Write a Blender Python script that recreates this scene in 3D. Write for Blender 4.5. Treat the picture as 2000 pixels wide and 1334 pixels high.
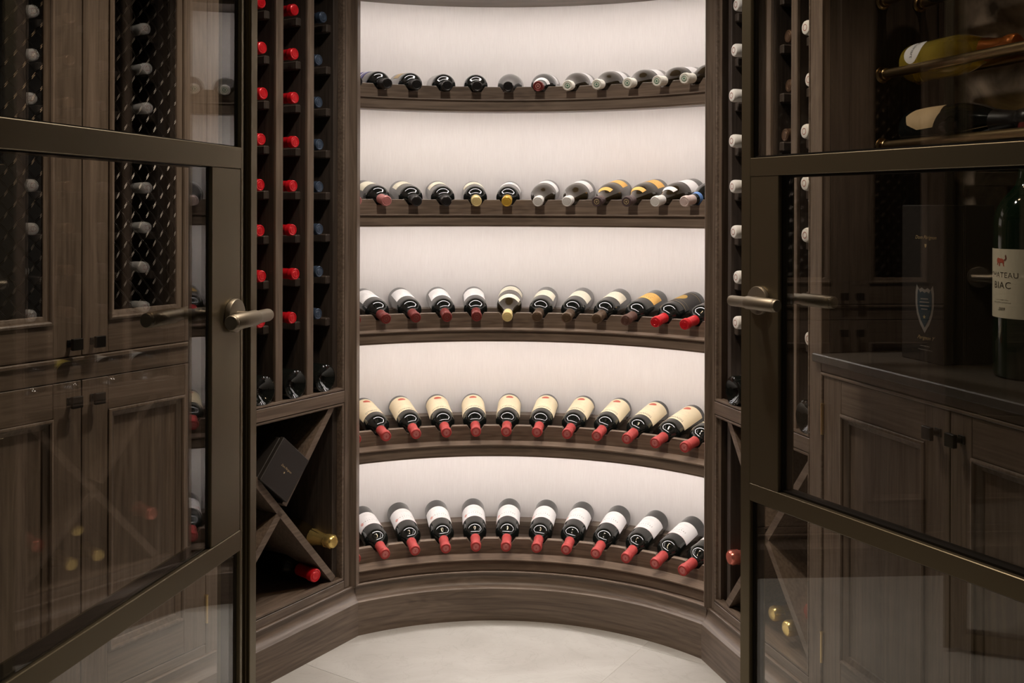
import bpy, math, random
from math import sin, cos, pi, radians, sqrt, atan2
from mathutils import Matrix, Vector
random.seed(7)
SC = bpy.context.scene
COL = SC.collection
for o in list(bpy.data.objects):
    bpy.data.objects.remove(o)

# ------------------------------------------------------------------ camera, world, light, exposure
H = 1.25
cam_d = bpy.data.cameras.new('camera'); cam = bpy.data.objects.new('camera', cam_d); COL.objects.link(cam)
cam_d.sensor_width = 36.0; cam_d.lens = 1920/2000*36; cam_d.shift_y = -(667-409.2)/2000
cam_d.clip_start = 0.02
cam.matrix_basis = Matrix.Translation((0, 0, H)) @ Matrix.Rotation(pi/2, 4, 'X') @ Matrix.Rotation(0.0027, 4, 'Z')
SC.camera = cam
W = bpy.data.worlds.new('world'); SC.world = W; W.use_nodes = True
W.node_tree.nodes['Background'].inputs[0].default_value = (0.9, 0.75, 0.6, 1)
W.node_tree.nodes['Background'].inputs[1].default_value = 0.035
vs = SC.view_settings
vs.view_transform = 'Standard'; vs.look = 'None'; vs.exposure = 0.0; vs.gamma = 1.0; vs.use_curve_mapping = False
LED = 58.0                      # radiance of the shelf light strips
LED_COL = (1.0, 0.93, 0.885)
DOWN = [((-0.04, 2.12, 2.50), 62.0, 125), ((-0.46, 1.90, 2.50), 17.0, 95), ((0.26, 1.98, 2.50), 15.0, 85)]  # ceiling downlights, watts
for i, (p, w, ang) in enumerate(DOWN):
    ld = bpy.data.lights.new('downlight_lamp', 'SPOT'); ld.energy = w; ld.spot_size = radians(ang); ld.spot_blend = 0.7
    ld.shadow_soft_size = 0.06; ld.color = (1.0, 0.88, 0.76) if i == 0 else (1.0, 0.70, 0.42)
    lo = bpy.data.objects.new('downlight_lamp', ld); lo.location = (p[0], p[1], p[2]-0.012); COL.objects.link(lo)

# ------------------------------------------------------------------ plan geometry (metres)
A, D = 0.145, 0.4301
aV = Vector((sin(A), cos(A))); uV = Vector((cos(A), -sin(A)))
C = Vector((-0.0462, 2.2076))
dL = Vector((sin(A+D), cos(A+D))); dR = Vector((sin(A-D), cos(A-D)))
nL = Vector((-dL.y, dL.x)); nR = Vector((dR.y, -dR.x))
HC, V0, OFF = 0.4938, 0.6069, 0.0257
CL = C + V0*aV - HC*uV; CR = C + V0*aV + HC*uV
RS, RF, RW = 0.7824, 0.868, 1.165        # skirting, shelf front, back wall radii
T0, TS = 0.155, 0.3597

# ------------------------------------------------------------------ materials
def nt(name):
    m = bpy.data.materials.new(name); m.use_nodes = True
    return m, m.node_tree, m.node_tree.nodes['Principled BSDF']
def plain(name, col, rough=0.5, metal=0.0, spec=0.5, coat=0.0, bump=0.0, bscale=300):
    m, t, b = nt(name)
    b.inputs['Base Color'].default_value = (*col, 1); b.inputs['Roughness'].default_value = rough
    b.inputs['Metallic'].default_value = metal; b.inputs['Specular IOR Level'].default_value = spec
    b.inputs['Coat Weight'].default_value = coat
    n = t.nodes.new('ShaderNodeTexNoise'); n.inputs['Scale'].default_value = bscale; n.inputs['Detail'].default_value = 3
    tc = t.nodes.new('ShaderNodeTexCoord'); t.links.new(tc.outputs['Object'], n.inputs['Vector'])
    mr = t.nodes.new('ShaderNodeMapRange'); mr.inputs['To Min'].default_value = rough*0.9; mr.inputs['To Max'].default_value = min(1, rough*1.12)
    t.links.new(n.outputs['Fac'], mr.inputs['Value']); t.links.new(mr.outputs[0], b.inputs['Roughness'])
    if bump:
        bp = t.nodes.new('ShaderNodeBump'); bp.inputs['Strength'].default_value = bump; bp.inputs['Distance'].default_value = 0.001
        t.links.new(n.outputs['Fac'], bp.inputs['Height']); t.links.new(bp.outputs[0], b.inputs['Normal'])
    return m
def polar(t):
    """object coordinates -> (arc length, radius, height)"""
    tc = t.nodes.new('ShaderNodeTexCoord'); sp = t.nodes.new('ShaderNodeSeparateXYZ'); t.links.new(tc.outputs['Object'], sp.inputs[0])
    at = t.nodes.new('ShaderNodeMath'); at.operation = 'ARCTAN2'; t.links.new(sp.outputs[0], at.inputs[0]); t.links.new(sp.outputs[1], at.inputs[1])
    cb = t.nodes.new('ShaderNodeCombineXYZ'); t.links.new(at.outputs[0], cb.inputs[0]); t.links.new(sp.outputs[2], cb.inputs[2])
    ln = t.nodes.new('ShaderNodeVectorMath'); ln.operation = 'LENGTH'
    c2 = t.nodes.new('ShaderNodeCombineXYZ'); t.links.new(sp.outputs[0], c2.inputs[0]); t.links.new(sp.outputs[1], c2.inputs[1])
    t.links.new(c2.outputs[0], ln.inputs[0]); t.links.new(ln.outputs['Value'], cb.inputs[1])
    return cb.outputs[0]
def wood(name, axis, c1=(0.095, 0.068, 0.050), c2=(0.195, 0.146, 0.110), rough=0.42):
    m, t, b = nt(name)
    if axis == 'A': src = polar(t); axis = 'X'
    else:
        tc = t.nodes.new('ShaderNodeTexCoord'); src = tc.outputs['Object']
    mp = t.nodes.new('ShaderNodeMapping'); t.links.new(src, mp.inputs['Vector'])
    sc = {'X': (1.2, 1, 1), 'Y': (1, 1.2, 1), 'Z': (1, 1, 1.2)}[axis]
    big = [9.0 if s == 1 else 1.1 for s in sc]; fine = [150.0 if s == 1 else 5.0 for s in sc]
    mp.inputs['Scale'].default_value = big
    n1 = t.nodes.new('ShaderNodeTexNoise'); n1.inputs['Scale'].default_value = 1; n1.inputs['Detail'].default_value = 4; n1.inputs['Distortion'].default_value = 0.8
    t.links.new(mp.outputs[0], n1.inputs['Vector'])
    # cathedral rings from the slow noise
    mu = t.nodes.new('ShaderNodeMath'); mu.operation = 'MULTIPLY'; mu.inputs[1].default_value = 75; t.links.new(n1.outputs['Fac'], mu.inputs[0])
    si = t.nodes.new('ShaderNodeMath'); si.operation = 'SINE'; t.links.new(mu.outputs[0], si.inputs[0])
    mp2 = t.nodes.new('ShaderNodeMapping'); mp2.inputs['Scale'].default_value = fine; t.links.new(src, mp2.inputs['Vector'])
    n2 = t.nodes.new('ShaderNodeTexNoise'); n2.inputs['Scale'].default_value = 1; n2.inputs['Detail'].default_value = 5; t.links.new(mp2.outputs[0], n2.inputs['Vector'])
    ad = t.nodes.new('ShaderNodeMath'); ad.operation = 'MULTIPLY_ADD'; ad.inputs[1].default_value = 0.07; t.links.new(si.outputs[0], ad.inputs[0]); t.links.new(n2.outputs['Fac'], ad.inputs[2])
    ad2 = t.nodes.new('ShaderNodeMath'); ad2.operation = 'MULTIPLY_ADD'; ad2.inputs[1].default_value = 0.5; t.links.new(n1.outputs['Fac'], ad2.inputs[0]); t.links.new(ad.outputs[0], ad2.inputs[2])
    cr = t.nodes.new('ShaderNodeValToRGB'); cr.color_ramp.elements[0].position = 0.50; cr.color_ramp.elements[1].position = 1.02
    cr.color_ramp.elements[0].color = (*c1, 1); cr.color_ramp.elements[1].color = (*c2, 1)
    t.links.new(ad2.outputs[0], cr.inputs[0]); t.links.new(cr.outputs[0], b.inputs['Base Color'])
    b.inputs['Roughness'].default_value = rough; b.inputs['Specular IOR Level'].default_value = 0.4
    bp = t.nodes.new('ShaderNodeBump'); bp.inputs['Strength'].default_value = 0.22; bp.inputs['Distance'].default_value = 0.0006
    t.links.new(ad.outputs[0], bp.inputs['Height']); t.links.new(bp.outputs[0], b.inputs['Normal'])
    return m
WV = wood('oak_vertical', 'Z'); WX = wood('oak_horizontal', 'X'); WA = wood('oak_curved', 'A', (0.112, 0.081, 0.060), (0.228, 0.172, 0.130)); WY = wood('oak_depth', 'Y')
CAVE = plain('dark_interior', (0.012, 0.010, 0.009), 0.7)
WIN = wood('oak_interior', 'Z', (0.034, 0.025, 0.020), (0.072, 0.055, 0.044), 0.55)  # darker copy of the oak: low light of the interiors put into its colour
def wallpaper():
    m, t, b = nt('silk_wallpaper'); src = polar(t)
    mp = t.nodes.new('ShaderNodeMapping'); mp.inputs['Scale'].default_value = (700, 1, 22); t.links.new(src, mp.inputs['Vector'])
    n = t.nodes.new('ShaderNodeTexNoise'); n.inputs['Scale'].default_value = 1; n.inputs['Detail'].default_value = 4; t.links.new(mp.outputs[0], n.inputs['Vector'])
    mp2 = t.nodes.new('ShaderNodeMapping'); mp2.inputs['Scale'].default_value = (45, 1, 3.5); t.links.new(src, mp2.inputs['Vector'])
    n2 = t.nodes.new('ShaderNodeTexNoise'); n2.inputs['Scale'].default_value = 1; n2.inputs['Detail'].default_value = 3; t.links.new(mp2.outputs[0], n2.inputs['Vector'])
    ad = t.nodes.new('ShaderNodeMath'); ad.operation = 'MULTIPLY_ADD'; ad.inputs[1].default_value = 0.25; t.links.new(n2.outputs['Fac'], ad.inputs[0]); t.links.new(n.outputs['Fac'], ad.inputs[2])
    cr = t.nodes.new('ShaderNodeValToRGB'); cr.color_ramp.elements[0].position = 0.35; cr.color_ramp.elements[1].position = 0.95
    cr.color_ramp.elements[0].color = (0.655, 0.61, 0.58, 1); cr.color_ramp.elements[1].color = (0.735, 0.695, 0.665, 1)
    t.links.new(ad.outputs[0], cr.inputs[0]); t.links.new(cr.outputs[0], b.inputs['Base Color']); b.inputs['Roughness'].default_value = 0.7
    b.inputs['Specular IOR Level'].default_value = 0.25
    return m
def stone():
    m, t, b = nt('limestone_floor'); tc = t.nodes.new('ShaderNodeTexCoord')
    n = t.nodes.new('ShaderNodeTexNoise'); n.inputs['Scale'].default_value = 3.2; n.inputs['Detail'].default_value = 7; n.inputs['Distortion'].default_value = 1.6
    t.links.new(tc.outputs['Object'], n.inputs['Vector'])
    n3 = t.nodes.new('ShaderNodeTexNoise'); n3.inputs['Scale'].default_value = 6; n3.inputs['Detail'].default_value = 9; n3.inputs['Distortion'].default_value = 3
    t.links.new(tc.outputs['Object'], n3.inputs['Vector'])
    v = t.nodes.new('ShaderNodeMath'); v.operation = 'SUBTRACT'; v.inputs[1].default_value = 0.5; t.links.new(n3.outputs['Fac'], v.inputs[0])
    av = t.nodes.new('ShaderNodeMath'); av.operation = 'ABSOLUTE'; t.links.new(v.outputs[0], av.inputs[0])
    mr = t.nodes.new('ShaderNodeMapRange'); mr.inputs['From Max'].default_value = 0.02; mr.inputs['To Min'].default_value = -0.12; mr.inputs['To Max'].default_value = 0.0
    t.links.new(av.outputs[0], mr.inputs['Value'])
    ad = t.nodes.new('ShaderNodeMath'); ad.operation = 'ADD'; t.links.new(n.outputs['Fac'], ad.inputs[0]); t.links.new(mr.outputs[0], ad.inputs[1])
    cr = t.nodes.new('ShaderNodeValToRGB'); cr.color_ramp.elements[0].position = 0.25; cr.color_ramp.elements[1].position = 0.7
    cr.color_ramp.elements[0].color = (0.38, 0.365, 0.335, 1); cr.color_ramp.elements[1].color = (0.51, 0.50, 0.47, 1)
    t.links.new(ad.outputs[0], cr.inputs[0]); t.links.new(cr.outputs[0], b.inputs['Base Color']); b.inputs['Roughness'].default_value = 0.38
    return m
def mirror_mat():
    m, t, b = nt('antiqued_mirror'); tc = t.nodes.new('ShaderNodeTexCoord')
    n = t.nodes.new('ShaderNodeTexNoise'); n.inputs['Scale'].default_value = 7; n.inputs['Detail'].default_value = 8; n.inputs['Distortion'].default_value = 1.2
    t.links.new(tc.outputs['Object'], n.inputs['Vector'])
    cr = t.nodes.new('ShaderNodeValToRGB'); cr.color_ramp.elements[0].position = 0.36; cr.color_ramp.elements[1].position = 0.66
    cr.color_ramp.elements[0].color = (0.05, 0.034, 0.02, 1); cr.color_ramp.elements[1].color = (0.42, 0.33, 0.25, 1)
    t.links.new(n.outputs['Fac'], cr.inputs[0]); t.links.new(cr.outputs[0], b.inputs['Base Color'])
    b.inputs['Metallic'].default_value = 0.35; b.inputs['Roughness'].default_value = 0.5
    return m
def pane_mat():
    m = bpy.data.materials.new('door_glass'); m.use_nodes = True; t = m.node_tree; t.nodes.clear()
    out = t.nodes.new('ShaderNodeOutputMaterial'); mix = t.nodes.new('ShaderNodeMixShader'); tr = t.nodes.new('ShaderNodeBsdfTransparent'); gl = t.nodes.new('ShaderNodeBsdfGlossy')
    tr.inputs[0].default_value = (0.93, 0.93, 0.91, 1); gl.inputs['Roughness'].default_value = 0.0; gl.inputs[0].default_value = (1, 1, 1, 1)
    g = t.nodes.new('ShaderNodeNewGeometry'); dt = t.nodes.new('ShaderNodeVectorMath'); dt.operation = 'DOT_PRODUCT'
    t.links.new(g.outputs['Incoming'], dt.inputs[0]); t.links.new(g.outputs['Normal'], dt.inputs[1])
    ab = t.nodes.new('ShaderNodeMath'); ab.operation = 'ABSOLUTE'; t.links.new(dt.outputs['Value'], ab.inputs[0])
    om = t.nodes.new('ShaderNodeMath'); om.operation = 'SUBTRACT'; om.inputs[0].default_value = 1; t.links.new(ab.outputs[0], om.inputs[1])
    pw = t.nodes.new('ShaderNodeMath'); pw.operation = 'POWER'; pw.inputs[1].default_value = 5; t.links.new(om.outputs[0], pw.inputs[0])
    ma = t.nodes.new('ShaderNodeMath'); ma.operation = 'MULTIPLY_ADD'; ma.inputs[1].default_value = 0.90; ma.inputs[2].default_value = 0.095; t.links.new(pw.outputs[0], ma.inputs[0])
    t.links.new(ma.outputs[0], mix.inputs[0]); t.links.new(tr.outputs[0], mix.inputs[1]); t.links.new(gl.outputs[0], mix.inputs[2]); t.links.new(mix.outputs[0], out.inputs[0])
    return m
def emit(name, col, s):
    m = bpy.data.materials.new(name); m.use_nodes = True; t = m.node_tree; t.nodes.clear()
    out = t.nodes.new('ShaderNodeOutputMaterial'); e = t.nodes.new('ShaderNodeEmission'); e.inputs[0].default_value = (*col, 1); e.inputs[1].default_value = s
    t.links.new(e.outputs[0], out.inputs[0]); return m
PAPER = wallpaper(); STONE = stone(); MIRR = mirror_mat(); PANE = pane_mat()
GROUT = plain('grout', (0.52, 0.50, 0.46), 0.8)
LEDM = emit('led_strip', LED_COL, LED); DLM = emit('downlight_lens', (1, 0.86, 0.7), 3.0)
BRONZE = plain('bronze_painted_steel', (0.185, 0.155, 0.100), 0.36, 0.82, bscale=900)
HANDLE = plain('brushed_bronze', (0.30, 0.262, 0.205), 0.46, 0.85, bscale=700)
BLACKM = plain('black_iron', (0.02, 0.018, 0.016), 0.4, 0.6)
WIRE = plain('blackened_wire', (0.032, 0.028, 0.025), 0.3, 1.0)
BRASS = plain('aged_brass', (0.42, 0.30, 0.16), 0.34, 1.0)
HINGE = plain('brass_hinge', (0.75, 0.55, 0.25), 0.3, 1.0)
GLASSD = plain('dark_bottle_glass', (0.006, 0.007, 0.006), 0.07, 0, 0.5, 0.0)
GLASSB = plain('brown_bottle_glass', (0.018, 0.012, 0.005), 0.08, 0, 0.5, 0.0)
GLASSG = plain('smoky_bottle_glass', (0.05, 0.048, 0.045), 0.18, 0, 0.6, 0.2)
COUNTER = plain('dark_stone_worktop', (0.055, 0.048, 0.042), 0.35, bump=0.1, bscale=60)
PLASTER = plain('dark_plaster', (0.09, 0.075, 0.06), 0.8)
BOXM = plain('black_card', (0.020, 0.017, 0.015), 0.45)
def clearglass():
    m, t, b = nt('pale_gold_champagne'); b.inputs['Base Color'].default_value = (0.95, 0.72, 0.10, 1); b.inputs['Roughness'].default_value = 0.03
    b.inputs['Transmission Weight'].default_value = 0.8; b.inputs['IOR'].default_value = 1.34; b.inputs['Coat Weight'].default_value = 0.6
    return m
CLEAR = clearglass()
FOIL = {}
for k, c, r, me in [('rose_red', (0.45, 0.055, 0.052), 0.38, 0.2), ('rose_tip', (0.62, 0.20, 0.19), 0.4, 0.3), ('scarlet', (0.60, 0.010, 0.018), 0.28, 0.2), ('wine_red', (0.20, 0.030, 0.026), 0.35, 0.3), ('dusty_pink', (0.52, 0.20, 0.19), 0.4, 0.2),
                    ('black', (0.016, 0.014, 0.014), 0.35, 0.2), ('pale_gold', (0.88, 0.70, 0.32), 0.35, 0.4), ('gold', (0.80, 0.50, 0.07), 0.3, 0.5), ('silver', (0.80, 0.78, 0.74), 0.4, 0.3),
                    ('brown_gold', (0.14, 0.09, 0.055), 0.3, 0.5), ('plum_brown', (0.085, 0.055, 0.055), 0.4, 0.2), ('dark_brown', (0.11, 0.05, 0.035), 0.4, 0.2), ('white', (0.88, 0.86, 0.82), 0.45, 0.0),
                    ('cream', (0.86, 0.83, 0.74), 0.5, 0.0), ('navy', (0.05, 0.075, 0.12), 0.35, 0.4), ('bronze', (0.13, 0.075, 0.045), 0.35, 0.5),
                    ('gold_foil', (0.95, 0.72, 0.26), 0.24, 0.85), ('pink_foil', (0.88, 0.28, 0.22), 0.25, 0.75), ('copper_foil', (0.60, 0.20, 0.05), 0.35, 0.6), ('blush_silver', (0.72, 0.58, 0.54), 0.35, 0.35)]:
    FOIL[k] = plain('capsule_'+k, c, r, me, bump=0.35 if 'foil' in k else 0.06, bscale=160 if 'foil' in k else 500)
PW = plain('label_white', (0.72, 0.70, 0.69), 0.6); PC = plain('label_cream', (0.74, 0.63, 0.43), 0.6); PI = plain('label_ivory', (0.70, 0.65, 0.52), 0.6)
PO = plain('label_orange', (0.72, 0.40, 0.10), 0.55); PB = plain('label_black', (0.022, 0.020, 0.018), 0.5); PG = plain('label_gold', (0.50, 0.30, 0.05), 0.45, 0.4)
PP = plain('label_violet', (0.06, 0.05, 0.20), 0.55); PK = plain('label_kraft', (0.42, 0.30, 0.16), 0.6)
INK = plain('ink_dark', (0.035, 0.028, 0.022), 0.6); INKR = plain('ink_red', (0.50, 0.09, 0.05), 0.6); INKG = plain('ink_grey', (0.28, 0.25, 0.22), 0.6)
INKP = plain('ink_pink', (0.62, 0.30, 0.26), 0.6); INKGO = plain('ink_gold', (0.60, 0.47, 0.25), 0.4, 0.4); INKGR = plain('ink_green', (0.07, 0.25, 0.14), 0.6); INKB = plain('ink_blue', (0.10, 0.22, 0.50), 0.6)
INKDB = plain('ink_teal', (0.018, 0.042, 0.060), 0.5); PYEL = plain('label_yellow', (0.62, 0.50, 0.10), 0.6); INKBR = plain('ink_brown', (0.20, 0.05, 0.04), 0.6); INKCR = plain('ink_brick', (0.42, 0.16, 0.13), 0.6); INKSI = plain('ink_silver', (0.30, 0.28, 0.26), 0.4, 0.3)

# ------------------------------------------------------------------ mesh helpers
class MB:
    def __init__(s, S=1): s.v = []; s.f = []; s.mi = []; s.S = S; s.cur = 0
    def add(s, vs_, fs):
        b = len(s.v); s.v += [(s.S*p[0], p[1], p[2]) for p in vs_]; s.f += [tuple(b+i for i in f) for f in fs]; s.mi += [s.cur]*len(fs)
    def box(s, x0, x1, y0, y1, z0, z1, c=0.0012):
        c = min(c, (x1-x0)*0.3, (y1-y0)*0.3, (z1-z0)*0.3)
        if c <= 0.0002:
            vs_ = [(x, y, z) for x in (x0, x1) for y in (y0, y1) for z in (z0, z1)]
            s.add(vs_, [(0, 1, 3, 2), (4, 6, 7, 5), (0, 4, 5, 1), (2, 3, 7, 6), (0, 2, 6, 4), (1, 5, 7, 3)]); return
        X = (x0, x0+c, x1-c, x1); Y = (y0, y0+c, y1-c, y1); Z = (z0, z0+c, z1-c, z1); vs_ = []; ix = {}
        for i in (0, 1):
            for j in (0, 1):
                for k in (0, 1):
                    for ax in range(3):
                        q = [X[1+i], Y[1+j], Z[1+k]]; q[ax] = (X, Y, Z)[ax][3*(i, j, k)[ax]]
                        ix[(i, j, k, ax)] = len(vs_); vs_.append(tuple(q))
        fs = []
        for ax in range(3):
            o1, o2 = [a for a in range(3) if a != ax]
            for e in (0, 1):
                q = []
                for a, b in ((0, 0), (1, 0), (1, 1), (0, 1)):
                    t_ = [0, 0, 0]; t_[ax] = e; t_[o1] = a; t_[o2] = b; q.append(ix[(*t_, ax)])
                fs.append(q)
                for f_ in (0, 1):      # edges between ax-face e and o1-face f_
                    if ax < o1:
                        t0 = [0, 0, 0]; t0[ax] = e; t0[o1] = f_; t1 = list(t0); t1[o2] = 1
                        fs.append([ix[(*t0, ax)], ix[(*t1, ax)], ix[(*t1, o1)], ix[(*t0, o1)]])
                    if ax < o2:
                        t0 = [0, 0, 0]; t0[ax] = e; t0[o2] = f_; t1 = list(t0); t1[o1] = 1
                        fs.append([ix[(*t0, ax)], ix[(*t1, ax)], ix[(*t1, o2)], ix[(*t0, o2)]])
        for i in (0, 1):
            for j in (0, 1):
                for k in (0, 1): fs.append([ix[(i, j, k, a)] for a in range(3)])
        s.add(vs_, fs)
    def prism(s, poly, z0, z1):
        n = len(poly); s.add([(x, y, z0) for x, y in poly]+[(x, y, z1) for x, y in poly],
              [tuple(range(n)), tuple(range(2*n-1, n-1, -1))]+[(i, (i+1) % n, n+(i+1) % n, n+i) for i in range(n)])
    def lathe(s, prof, n=32, M=None):
        vs_ = []; fs = []; rows = []
        for r, z in prof:
            if r < 1e-6: rows.append([len(vs_)]); vs_.append((0, 0, z))
            else:
                rows.append(list(range(len(vs_), len(vs_)+n))); vs_ += [(r*cos(2*pi*i/n), r*sin(2*pi*i/n), z) for i in range(n)]
        for a, b in zip(rows, rows[1:]):
            for i in range(n):
                j = (i+1) % n
                if len(a) == 1 and len(b) == 1: continue
                if len(a) == 1: fs.append((a[0], b[j], b[i]))
                elif len(b) == 1: fs.append((a[i], a[j], b[0]))
                else: fs.append((a[i], a[j], b[j], b[i]))
        if M: vs_ = [tuple(M @ Vector(p)) for p in vs_]
        s.add(vs_, fs)
    def rod(s, p0, p1, r, n=12, caps=True):
        p0, p1 = Vector(p0), Vector(p1); d = p1-p0; M = Matrix.Translation(p0) @ d.to_track_quat('Z', 'Y').to_matrix().to_4x4(); L = d.length
        s.lathe(([(0, 0)] if caps else [])+[(r, 0), (r, L)]+([(0, L)] if caps else []), n, M)
    def arc(s, prof, ph0, ph1, n):
        """closed profile [(r,z)] swept about the local z axis; angle measured from +y towards +x"""
        m = len(prof); vs_ = []; fs = []
        for i in range(n+1):
            p = radians(ph0+(ph1-ph0)*i/n); vs_ += [(r*sin(p), r*cos(p), z) for r, z in prof]
        for i in range(n):
            for j in range(m): k = (j+1) % m; fs.append((i*m+j, i*m+k, (i+1)*m+k, (i+1)*m+j))
        fs += [tuple(range(m)), tuple(n*m+j for j in range(m-1, -1, -1))]; s.add(vs_, fs)
    def arc_top(s, r0, r1, z0, zf, ph0, ph1, n):
        vs_ = []; fs = []
        for i in range(n+1):
            d = ph0+(ph1-ph0)*i/n; p = radians(d); zt = zf(d)
            vs_ += [(r*sin(p), r*cos(p), z) for r, z in ((r0, z0), (r0, zt-0.001), (r0+0.001, zt), (r1-0.001, zt), (r1, zt-0.001), (r1, z0))]
        for i in range(n):
            for j in range(6): k = (j+1) % 6; fs.append((i*6+j, i*6+k, (i+1)*6+k, (i+1)*6+j))
        fs += [tuple(range(6)), tuple(n*6+j for j in range(5, -1, -1))]; s.add(vs_, fs)
    def frame(s, x0, x1, z0, z1, prof):
        """mitred moulding round a rectangle; prof = [(inset, y)]"""
        vs_ = []; fs = []
        for i_, y in prof: vs_ += [(x0+i_, y, z0+i_), (x1-i_, y, z0+i_), (x1-i_, y, z1-i_), (x0+i_, y, z1-i_)]
        for k in range(len(prof)-1):
            for j in range(4): l = (j+1) % 4; fs.append((k*4+j, k*4+l, k*4+4+l, k*4+4+j))
        s.add(vs_, fs)
    def line(s, prof, x0, x1):
        """closed (y,z) profile extruded along x"""
        m = len(prof); s.add([(x0, y, z) for y, z in prof]+[(x1, y, z) for y, z in prof], [tuple(range(m)), tuple(range(2*m-1, m-1, -1))]+[(i, (i+1) % m, m+(i+1) % m, m+i) for i in range(m)])
    def mesh(s, name, mats, smooth=False, normals=True):
        me = bpy.data.meshes.new(name); me.from_pydata(s.v, [], s.f)
        for m in (mats if isinstance(mats, (list, tuple)) else [mats]): me.materials.append(m)
        if len(me.materials) > 1: me.polygons.foreach_set('material_index', s.mi)
        if normals:
            import bmesh
            b = bmesh.new(); b.from_mesh(me); bmesh.ops.recalc_face_normals(b, faces=b.faces); b.to_mesh(me); b.free()
        if smooth:
            me.polygons.foreach_set('use_smooth', [True]*len(me.polygons)); me.set_sharp_from_angle(angle=radians(38))
        me.update(); return me
    def build(s, name, mats, parent=None, smooth=False, M=None, normals=True):
        return link(name, s.mesh(name, mats, smooth, normals), parent, M)
def link(name, me, parent=None, M=None):
    o = bpy.data.objects.new(name, me); COL.objects.link(o)
    if parent: o.parent = parent
    if M is not None: o.matrix_basis = M
    return o
def tag(o, label=None, cat=None, group=None, kind=None):
    if label: o['label'] = label
    if cat: o['category'] = cat
    if group: o['group'] = group
    if kind: o['kind'] = kind
    return o
def empty(name, M, **k):
    o = bpy.data.objects.new(name, None); o.empty_display_size = 0.05; COL.objects.link(o); o.matrix_basis = M; return tag(o, **k)
def frameM(org, xdir, z=0.0):
    return Matrix.Translation((org.x, org.y, z)) @ Matrix.Rotation(atan2(xdir.y, xdir.x), 4, 'Z')
MC = frameM(C, uV)                                    # alcove frame: x across, y to the back
ML = frameM(CL+OFF*nL, dL); MR = frameM(CR+OFF*nR, -dR)   # wall frames: x = S*t, y into the cabinets
SIDE = {'L': (ML, -1), 'R': (MR, 1)}

# ------------------------------------------------------------------ structure
fl = MB(); fl.box(-2.6, 2.6, -0.3, 3.9, -0.05, -0.0007, 0)
floor = fl.build('floor', GROUT); tag(floor, 'pale limestone tile floor with fine joints', kind='structure')
g0 = Vector((0.374, 2.807)); gx = Vector((nL.x, nL.y))*-1; gy = dL
tile = MB(); tile.box(0.0005, 1.1995, 0.0005, 0.5995, -0.006, 0.0, 0.0004); tme = tile.mesh('floor_tile', STONE)
for i in range(-3, 3):
    for j in range(-4, 3):
        o = g0+gx*(1.2*i)+gy*(0.6*j); cc = o+gx*0.6+gy*0.3
        if abs(cc.x) < 2.0 and 0.6 < cc.y < 3.5: link('floor_tile', tme, floor, frameM(o+gy*0.6, gx))
ceil = MB(); ceil.box(-2.6, 2.6, -0.3, 3.9, 2.52, 2.6, 0); tag(ceil.build('ceiling', PLASTER), 'dark ceiling with small recessed downlights', kind='structure')
wb = MB(); wb.arc([(RW, 0.0), (RW+0.03, 0.0), (RW+0.03, 2.5), (RW, 2.5)], -43, 43, 96)
tag(wb.build('wall_back', PAPER, smooth=True, M=MC), 'curved alcove wall in pale silk wallpaper', kind='structure')
for nm, side, l_ in (('wall_left', 'L', 'wall behind the left cabinets'), ('wall_right', 'R', 'wall behind the right cabinets')):
    M, S = SIDE[side]; m = MB(S); m.box(-0.02, 2.2, 0.40, 0.46, 0, 2.52, 0); tag(m.build(nm, PLASTER, M=M), l_, kind='structure')
# radial side panels closing the alcove behind the posts
for s_, nm in ((-1, 'trim_1'), (1, 'trim_2')):
    p = radians(42.1); m = MB(s_); a0 = (0.80*sin(p), 0.80*cos(p)); a1 = (RW*sin(p), RW*cos(p)); q = (0.012*cos(p), -0.012*sin(p))
    m.prism([a0, a1, (a1[0]+q[0], a1[1]+q[1]), (a0[0]+q[0], a0[1]+q[1])], 0.0, 2.5)
    tag(m.build(nm, WV, M=MC), 'oak return panel of the alcove behind the %s post' % ('left' if s_ < 0 else 'right'), kind='structure')
    # the post: face, facet and return
    m = MB(s_); t_c = 0.0075
    m.prism([(0.502, 0.612), (0.502, 0.640), (0.545, 0.655), (0.60, 0.62), (0.527, 0.6095-0.0), (0.5230, 0.6118)], 0.1424, 2.5)
    tag(m.build('trim_%d' % (3 if s_ < 0 else 4), WV, M=MC), 'oak corner post at the %s edge of the alcove' % ('left' if s_ < 0 else 'right'), kind='structure')
# skirting with moulded top: front offset f (towards room) relative to skirting face
SK = [(0.0, 0.0), (0.0, 0.0975), (0.0035, 0.1000), (0.0100, 0.1025), (0.0180, 0.1090), (0.0225, 0.1180), (0.0238, 0.1270), (0.0228, 0.1335), (0.0195, 0.1355), (0.0190, 0.1400), (0.0210, 0.1423), (0.0240, 0.1425), (0.0950, 0.1425), (0.0950, 0.0)]
ps = math.degrees(math.asin(HC/RS))
m = MB(); m.arc([(RS+o_, z) for o_, z in [(0, 0), (0, .0965), (.003, .0990), (.010, .1010), (.018, .1065), (.0230, .1155), (.0245, .1260), (.0235, .1335), (.0205, .1355), (.0200, .1395), (.0215, .1413), (.0240, .1415), (.080, .1190), (.0950, .1150), (.095, 0)]], -ps, ps, 72); tag(m.build('baseboard_back', WA, smooth=True, M=MC), 'curved oak baseboard under the lowest alcove shelf', kind='structure')
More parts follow.
